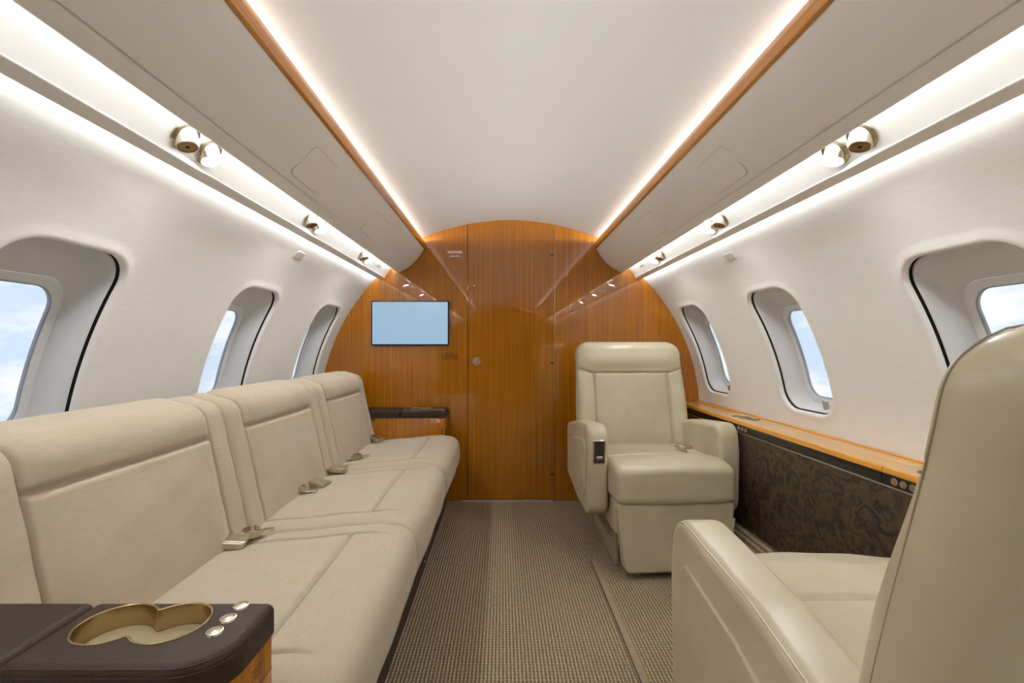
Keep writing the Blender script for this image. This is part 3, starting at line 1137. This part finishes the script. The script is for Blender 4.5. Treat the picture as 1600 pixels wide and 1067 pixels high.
def build_console(name, label, ya, yb, far):
    t = thing(name, label, 'side console', (-.8, (ya + yb) / 2, 0))
    ox, oy = -.8, (ya + yb) / 2
    x0, x1, zt = -1.09, -.402, .622
    ya, yb, x0, x1 = ya - oy, yb - oy, x0 - ox, x1 - ox
    xs = -.682 - ox
    rn, rf = (.066, .014) if not far else (.014, .02)
    th = .046
    body = rpoly([(x0, ya + .005), (x1 - .006, ya + .005), (x1 - .006, yb - .004), (x0, yb - .004)], [.002, rn - .004 if not far else .003, .004, .002], 10)
    slab('wood_body', body, zt - th, .0015, fxy(.002), 'teak', t, nseg=2)
    pad2 = rpoly([(xs + .0012, ya), (x1, ya), (x1, yb), (xs + .0012, yb)], [.0125, rn, rf, .0125], 12)
    pad1 = rpoly([(x0, ya), (xs - .0012, ya), (xs - .0012, yb), (x0, yb)], .0125, 6)
    a = slab('arm_pad', pad1, th, .012, fxy(zt - th), 'brown', t, nseg=6, rb=.004)
    b = slab('cup_pad', pad2, th, .012, fxy(zt - th), 'brown', t, nseg=6, rb=.004)
    # stitched welt just below the top edge
    Q = ccw(pad2)
    nq = outnormals(Q)
    keep = Q[:, 0] > xs + .02
    for dz in ((.0035, .012) if not far else (.006,)):
        W = Q - nq * (.0095 - math.sqrt(max(.012 ** 2 - (.012 - dz) ** 2, 0)) + .0015)
        k0 = np.where(~keep)[0]
        W = np.roll(W, -int(k0[-1]) - 1, 0)[:int(keep.sum())]
        tube('stitching', np.c_[W, np.full(len(W), zt - dz)], .0011, 'brown', b, 6)
    cy = (.654 - oy) if not far else 0.0
    f8 = figure8(-.606 - ox, cy, -.526 - ox, cy + .002, .048)
    cup_holder(f8, zt, .032, t, b)
    for dy in ((.696, .664, .633) if not far else ()):
        mb = axis_matrix((-.450 - ox, dy - oy, zt - .0004), (0, 0, 1))
        k = lathe('button_ring', [(.001, 0), (.0118, 0), (.0108, .003), (.0090, .0034), (.0084, .0012), (.001, .0012)], 'nickel', mb, t, 28)
        lathe('button_cap', [(.0005, .001), (.0083, .001), (.0075, .0030), (.0005, .0040)], 'brushed', mb, k, 20)
    if far:
        for dx in (-.47, -.45, -.43):
            mb = axis_matrix((dx - ox, -.03, zt - .0004), (0, 0, 1))
            lathe('button_ring', [(.001, 0), (.0075, 0), (.0068, .003), (.001, .0036)], 'nickel', mb, t, 16)
        # three dark sockets below the pad, a catch at the right
        for dx in (-.872, -.857, -.842):
            box('socket', dx - ox - .005, dx - ox + .005, ya + .002, ya + .007, zt - th - .016, zt - th - .002, 'black', t, .001)
        box('catch', x1 - .024, x1 - .012, ya + .003, ya + .007, .47, .515, 'black', t, .001)
        box('catch_plate', x1 - .019, x1 - .0085, ya + .002, ya + .006, .47, .509, 'teak', t, .001)
    else:
        # thin drawer joint and small print on the aisle end
        box('end_joint', x1 - .008, x1 - .0055, ya + .072, yb - .006, .5218, .5232, 'gap', t, .0003)
        for k, z in enumerate((.552, .546, .540)):
            box('print_line', x1 - .008, x1 - .0056, ya + .088, ya + .118 - .004 * k, z - .0009, z + .0009, 'ink', t, .0002)
    return t


build_console('side_console', 'near dark leather topped teak console with metal cup holders beside the sofa', .562, .7125, False)
build_console('side_console', 'far teak console with dark leather top between sofa and bulkhead', 2.805, 2.985, True)


# ------------------------------------------------------------------ club seats
def build_seat(label, loc, rotz, control, bs=0.0):
    """leather club seat; local frame: faces -y, cushion front edge at y=0, floor at z=0"""
    t = thing('club_seat', label, 'seat', loc, rotz, 'cream leather club seats')
    # --- seat cushion
    hw = .268
    sp = resample(rpoly([(0.0, .325), (.0, .485), (.10, .497), (.58, .470), (.58, .325)], [.035, .05, .05, .03, .03], 10), .006)

    def dsp(p, y, q, n0, n1):
        top = sstep(n1, .1, .7)
        dep = -.010 * gauss(p - .225, .007) * top
        dep += .010 * np.clip(1 - (y / hw) ** 2, 0, 1) * top
        dep += .010 * np.clip(1 - (y / hw) ** 2, 0, 1) * sstep(-n0, .2, .9)
        dep += .004 * gauss(p - .11, .08) * top
        dep += .0012 * np.sin(y * 41 + p * 30) * top * gauss(p - .06, .07)
        return dep
    V, F = loft(sp, seg_grid([-hw, hw], .008), .03, dsp)
    V = V[:, [1, 0, 2]]
    F = F[:, ::-1]

    def rg(c):
        r = np.zeros(len(c), int)
        r[(c[:, 1] < .225)] = 1
        return r
    split_obj(V, F, rg, {0: ('seat_cushion', 'leather', t), 1: ('seat_front_roll', 'leather', 0)})
    # --- backrest, sliced along its height
    zs = np.unique(np.r_[np.linspace(.36, .98, 90), np.linspace(.855, .885, 16), np.linspace(.98, 1.045, 26)])
    xs_n = np.unique(np.r_[np.linspace(-1, 1, 120)])
    rings = []
    top_z = 1.045
    rt = .075
    for z in zs:
        w = .318 - .012 * sstep(z, .62, .95)
        if z > top_z - rt:
            q = min(1.0, (z - (top_z - rt)) / rt)
            w -= rt * (1 - math.sqrt(max(1 - q * q, 0)))
        yf = .535 + bs + (z - .47) * .21
        yb = .615 + bs + (z - .47) * .265
        re = .045
        if z > top_z - re:
            q = min(1.0, (z - (top_z - re)) / re)
            k = re * (1 - math.sqrt(max(1 - q * q, 0)))
            yf, yb = yf + k, yb - k * .9
        yb = max(yb, yf + .012)
        r = min(.035, (yb - yf) * .45)
        bulge = .045 * (1 - sstep(z, .96, 1.045)) * sstep(z, .36, .5)
        o = rpoly([(-w, yf), (w, yf), (w, yb), (-w, yb)], r, 8)
        # dense samples along the front edge
        n_f, n_b = 130, 46
        fr = st([np.linspace(-w + r, w - r, n_f), np.full(n_f, yf)])
        r2 = max(r, min(.06, (yb - yf) - r - .004))
        bx = np.linspace(w - r2, -w + r2, n_b)
        bk = st([bx, yb + bulge * (1 - np.abs(bx / w) ** 2.5)])
        def arc(cx, cy, a0, a1, n=8, r=r):
            a = np.linspace(a0, a1, n + 2)[1:-1]
            return st([cx + r * np.cos(a), cy + r * np.sin(a)])
        sd = np.linspace(yf + r, yb - r2, 6)
        ring = np.vstack([fr, arc(w - r, yf + r, -math.pi / 2, 0), st([np.full(6, w), sd]), arc(w - r2, yb - r2, 0, math.pi / 2, r=r2),
                          bk, arc(-w + r2, yb - r2, math.pi / 2, math.pi, r=r2), st([np.full(6, -w), sd[::-1]]), arc(-w + r, yf + r, math.pi, 1.5 * math.pi)])
        rings.append(np.c_[ring, np.full(len(ring), z)])
    R = np.array(rings)
    nz, nc = R.shape[:2]
    n_front = 130
    x, y, z = R[..., 0], R[..., 1], R[..., 2]
    yf = .535 + bs + (z - .47) * .21
    fr = sstep(.05 - (y - yf), 0.0, .045)
    seam_z = .870 + .022 * sstep(np.abs(x), .215, .30)
    ax = np.abs(x)
    cx = .214
    dep = np.zeros_like(x)
    below = z < seam_z
    dep -= .020 * sstep(ax, cx - .012, cx + .04) * sstep(seam_z - z, -.02, .20) * fr * sstep(.34 - ax, 0, .06)    # wings forward (minus = towards -y)
    dep += .011 * gauss(ax - cx, .006) * below * fr
    dep += .012 * gauss(z - seam_z, .006) * fr * sstep(.312 - ax, 0, .02)
    dep -= .012 * np.clip(1 - ((z - .67) / .22) ** 2, 0, 1) * np.clip(1 - (ax / .2) ** 2, 0, 1) * fr
    dep -= .016 * gauss(z - .945, .055) * fr * sstep(.31 - ax, 0, .09)
    y = y + dep
    # stitched edge on the rear shell
    yb = .615 + bs + (z - .47) * .265
    rear = sstep(y - (yb - .03), 0, .025)
    wz = .318 - .012 * sstep(z, .62, .95)
    R = np.stack([x, y, z], -1)
    F = np.array(grid_faces(nz, nc))
    V = R.reshape(-1, 3)
    top = V[(nz - 1) * nc:]
    # close the top with a strip of quads across the thin edge
    base = (nz - 1) * nc
    # front points 0..129 pair with back points (reversed)
    f_idx = np.arange(0, n_front)
    b0 = n_front + 8 + 6 + 8
    b_idx = np.linspace(b0 + 45, b0, n_front).round().astype(int)
    extra = [(base + f_idx[i], base + f_idx[i + 1], base + b_idx[i + 1], base + b_idx[i]) for i in range(n_front - 1)]
    F = np.vstack([F, np.array(extra)])
    xx_edge = (V[:, 0])

    def rb(c):
        r = np.zeros(len(c), int)
        sz = .870 + .022 * sstep(np.abs(c[:, 0]), .215, .30)
        yfc = .535 + bs + (c[:, 2] - .47) * .21
        front = (c[:, 1] - yfc) < .036
        r[front & (c[:, 2] > sz)] = 1
        r[(c[:, 2] > 1.0)] = 1
        r[front & (c[:, 2] <= sz) & (np.abs(c[:, 0]) < cx)] = 2
        r[front & (c[:, 2] <= sz) & (c[:, 0] <= -cx)] = 3
        r[front & (c[:, 2] <= sz) & (c[:, 0] >= cx)] = 4
        return r
    split_obj(V, F, rb, {0: ('backrest', 'leather', t), 1: ('headrest', 'leather', 0), 2: ('back_panel', 'leather', 0),
                         3: ('back_bolster', 'leather', 0), 4: ('back_bolster', 'leather', 0)})
    # stitched seam that runs up one edge, over the top and down the other
    left = []
    for zz in np.linspace(.50, top_z, 70):
        w = .318 - .012 * sstep(zz, .62, .95)
        q = min(1.0, max(0.0, (zz - (top_z - rt)) / rt))
        w -= rt * (1 - math.sqrt(max(1 - q * q, 0)))
        q = min(1.0, max(0.0, (zz - (top_z - .045)) / .045))
        k = .045 * (1 - math.sqrt(max(1 - q * q, 0)))
        left.append((-w + .0018, .535 + bs + (zz - .47) * .21 + .022 + k * .45, zz))
    top_run = [(x, left[-1][1], top_z) for x in np.linspace(left[-1][0], -left[-1][0], 12)[1:-1]]
    tube('edge_seam', left + top_run + [(-x, y, z) for x, y, z in reversed(left)], .0012, 'seam', t, 6)
    # --- arms
    for s in (-1, 1):
        o = rpoly([(.145, .215), (.135, .52), (.155, .655), (.46, .628), (.66, .585), (.66, .30), (.40, .235)],
                  [.075, .2, .065, .3, .05, .05, .2], 12)
        a = slab('armrest', o, .098, .022, fyz(s * .362, -s), 'leather', t, nseg=6)
        P = ccw(o)
        N = outnormals(P)
        Q = P - N * .0055
        tube('piping', np.c_[np.full(len(Q), s * .3545), Q], .0022, 'leather', a, 6, True)
        pan = rpoly([(.215, .30), (.205, .545), (.235, .575), (.45, .545), (.585, .50), (.585, .335), (.40, .285)],
                    [.04, .05, .035, .2, .04, .04, .1], 8)
        slab('side_panel', pan, .010, .006, fyz(s * .359, s), 'leather', a, nseg=4, rb=.0005)
        if control == s:
            c = slab('control_frame', rect(-.030, .030, -.056, .056, .004), .006, .002,
                     lambda u, v, w: st([s * .313 + u, .1395 - w - .05 * (v), .530 + v]), 'nickel', a)
            slab('control_plate', rect(-.0245, .0245, -.0505, .0505, .003), .007, .0008,
                 lambda u, v, w: st([s * .313 + u, .1385 - w - .05 * v, .530 + v]), 'plinth', c)
            slab('lever_slot', rect(-.004, .004, -.008, .042, .002, 3), .0088, .0006,
                 lambda u, v, w: st([s * .313 + u, .1385 - w - .05 * v, .530 + v]), 'gap', c)
            slab('control_lever', rect(-.015, .015, -.032, -.018, .003), .016, .003,
                 lambda u, v, w: st([s * .313 + u, .1385 - w - .05 * v, .530 + v]), 'brushed', c)
    # --- seat pan, leg rest, base
    box('seat_pan', -.256, .256, .07, .60, .17, .325, 'leather', t, .02)
    front = rpoly([(-.268, .330), (.268, .330), (.232, .028), (-.232, .028)], [.022, .022, .03, .03], 8)
    lr = slab('leg_rest', front, .062, .014, lambda u, v, w: st([u, .075 - w - .04 * (.318 - v), v]), 'leather', t, nseg=5)
    slab('leg_rest_welt', rpoly([(-.262, .262), (.262, .262), (.230, .040), (-.230, .040)], [.004, .004, .024, .024], 6), .0015, .0008,
         lambda u, v, w: st([u, .0135 - w - .04 * (.318 - v), v]), 'leather', lr)
    box('base', -.235, .235, .15, .54, .001, .19, 'binding', t, .008)
    box('base_front', -.225, .225, .142, .152, .004, .18, 'carpet', t, .003)
    return t


def seat_at(label, front_y, cx, rotz_deg, facing, control, bs):
    """place a seat so that the middle of its body stays put while it swivels"""
    r = math.radians(rotz_deg) + (math.pi if facing > 0 else 0)
    piv = Vector((0, .33, 0))
    target = Vector((cx, front_y + (.33 if facing < 0 else -.33), 0))
    R = Matrix.Rotation(r, 3, 'Z')
    return build_seat(label, target - R @ piv, r, control, bs)


seat_far = seat_at('cream leather club seat by the bulkhead, facing the camera with its leg rest down', 1.985, .70, 3.0, -1, -1, 0.0)
seat_near = seat_at('cream leather club seat at the right edge, seen from behind over its back', 1.17, .69, 0.0, 1, 0, .055)


# ------------------------------------------------------------------ seat belts
def place(u, v, w, mtx):
    return np.array([mtx @ Vector((a, b, c)) for a, b, c in zip(u, v, w)])


def belt(label, loc, yaw, tilt, buckle=True, strap=.10, group='sofa seat belts', roll=0.0):
    """local x points away from the backrest"""
    t = thing('seat_belt', label, 'seat belt', loc, 0.0, group)
    t.rotation_euler = (roll, -tilt, yaw)
    t.scale = (1.15, 1.15, 1.15)
    I = Matrix.Identity(4)
    f = lambda z0: (lambda u, v, w: st([u, v, z0 + w]))
    if buckle:
        b = slab('buckle_body', rect(-.030, .030, -.026, .026, .004), .016, .003, f(0), 'brushed', t)
        slab('buckle_lid', rect(-.026, .033, -.0245, .0245, .003), .006, .002, f(.014), 'nickel', b)
        for sy in (-1, 1):
            for sx in (-.018, .014):
                lathe('rivet', [(.0005, 0), (.0035, 0), (.0028, .0015), (.0005, .002)], 'nickel', axis_matrix((sx, sy * .026, .008), (0, sy, 0)), b, 12)
    else:
        b = slab('tongue_plate', rpoly([(-.022, -.021), (.022, -.021), (.046, -.010), (.046, .010), (.022, .021), (-.022, .021)], .004, 4),
                 .0028, .001, f(.004), 'nickel', t)
        c = mesh_obj('cutter', [(x, y, z) for z in (-.01, .03) for x, y in ((.020, -.011), (.038, -.007), (.038, .007), (.020, .011))],
                     [(0, 1, 2, 3), (4, 5, 6, 7), (0, 1, 5, 4), (1, 2, 6, 5), (2, 3, 7, 6), (3, 0, 4, 7)], 'nickel')
        c.parent = t
        cut(b, c)
        for sy in (-1, 1):
            slab('side_plate', rpoly([(-.026, .0), (.014, .0), (.014, .012), (-.004, .020), (-.026, .016)], .003, 4), .002, .0006,
                 lambda u, v, w, sy=sy: st([u, sy * .0225 + sy * w, v + .003]), 'brushed', b)
        lathe('roller', [(.0005, -.022), (.0065, -.022), (.0065, .022), (.0005, .022)], 'brushed', axis_matrix((-.006, 0, .0155), (0, 1, 0)), b, 20)
    # webbing running back under the backrest
    n = 14
    xs = np.linspace(-.024, -.03 - strap, n)
    R = []
    for k, x in enumerate(xs):
        z = .008 - .016 * (k / (n - 1)) ** 1.5
        R.append([(x, -.023, z), (x, .023, z), (x, .023, z + .002), (x, -.023, z + .002)])
    rings_obj('webbing', R, 'belt', t)
    return t


belt('metal lap belt buckle lying nearest the camera on the sofa seat', (-.812, 1.285, .458), math.radians(12), math.radians(-8))
belt('open metal belt tongue with roller just behind the nearest buckle', (-.785, 1.352, .457), math.radians(28), math.radians(6), False)
belt('small metal belt tongue in front of the middle sofa cushion back', (-.818, 1.75, .463), math.radians(10), math.radians(-6), False, .06)
belt('metal belt buckle resting beside the small tongue on the middle sofa seat', (-.787, 1.825, .458), math.radians(-12), math.radians(-10))
belt('square metal belt buckle at the gap between middle and far sofa seats', (-.79, 2.045, .459), math.radians(-4), math.radians(-4))
belt('metal belt buckle with raised lid on the far sofa seat', (-.77, 2.275, .459), math.radians(8), math.radians(10), False, .09)
belt('tilted metal belt buckle at the far end of the sofa beside the teak console', (-.795, 2.68, .468), math.radians(-25), math.radians(-18), True, .05)
bl = belt('metal belt buckle on the far club seat beside its right armrest', (.868, 2.31, .500), math.radians(115), math.radians(10), True, .05, 'club seat belt')
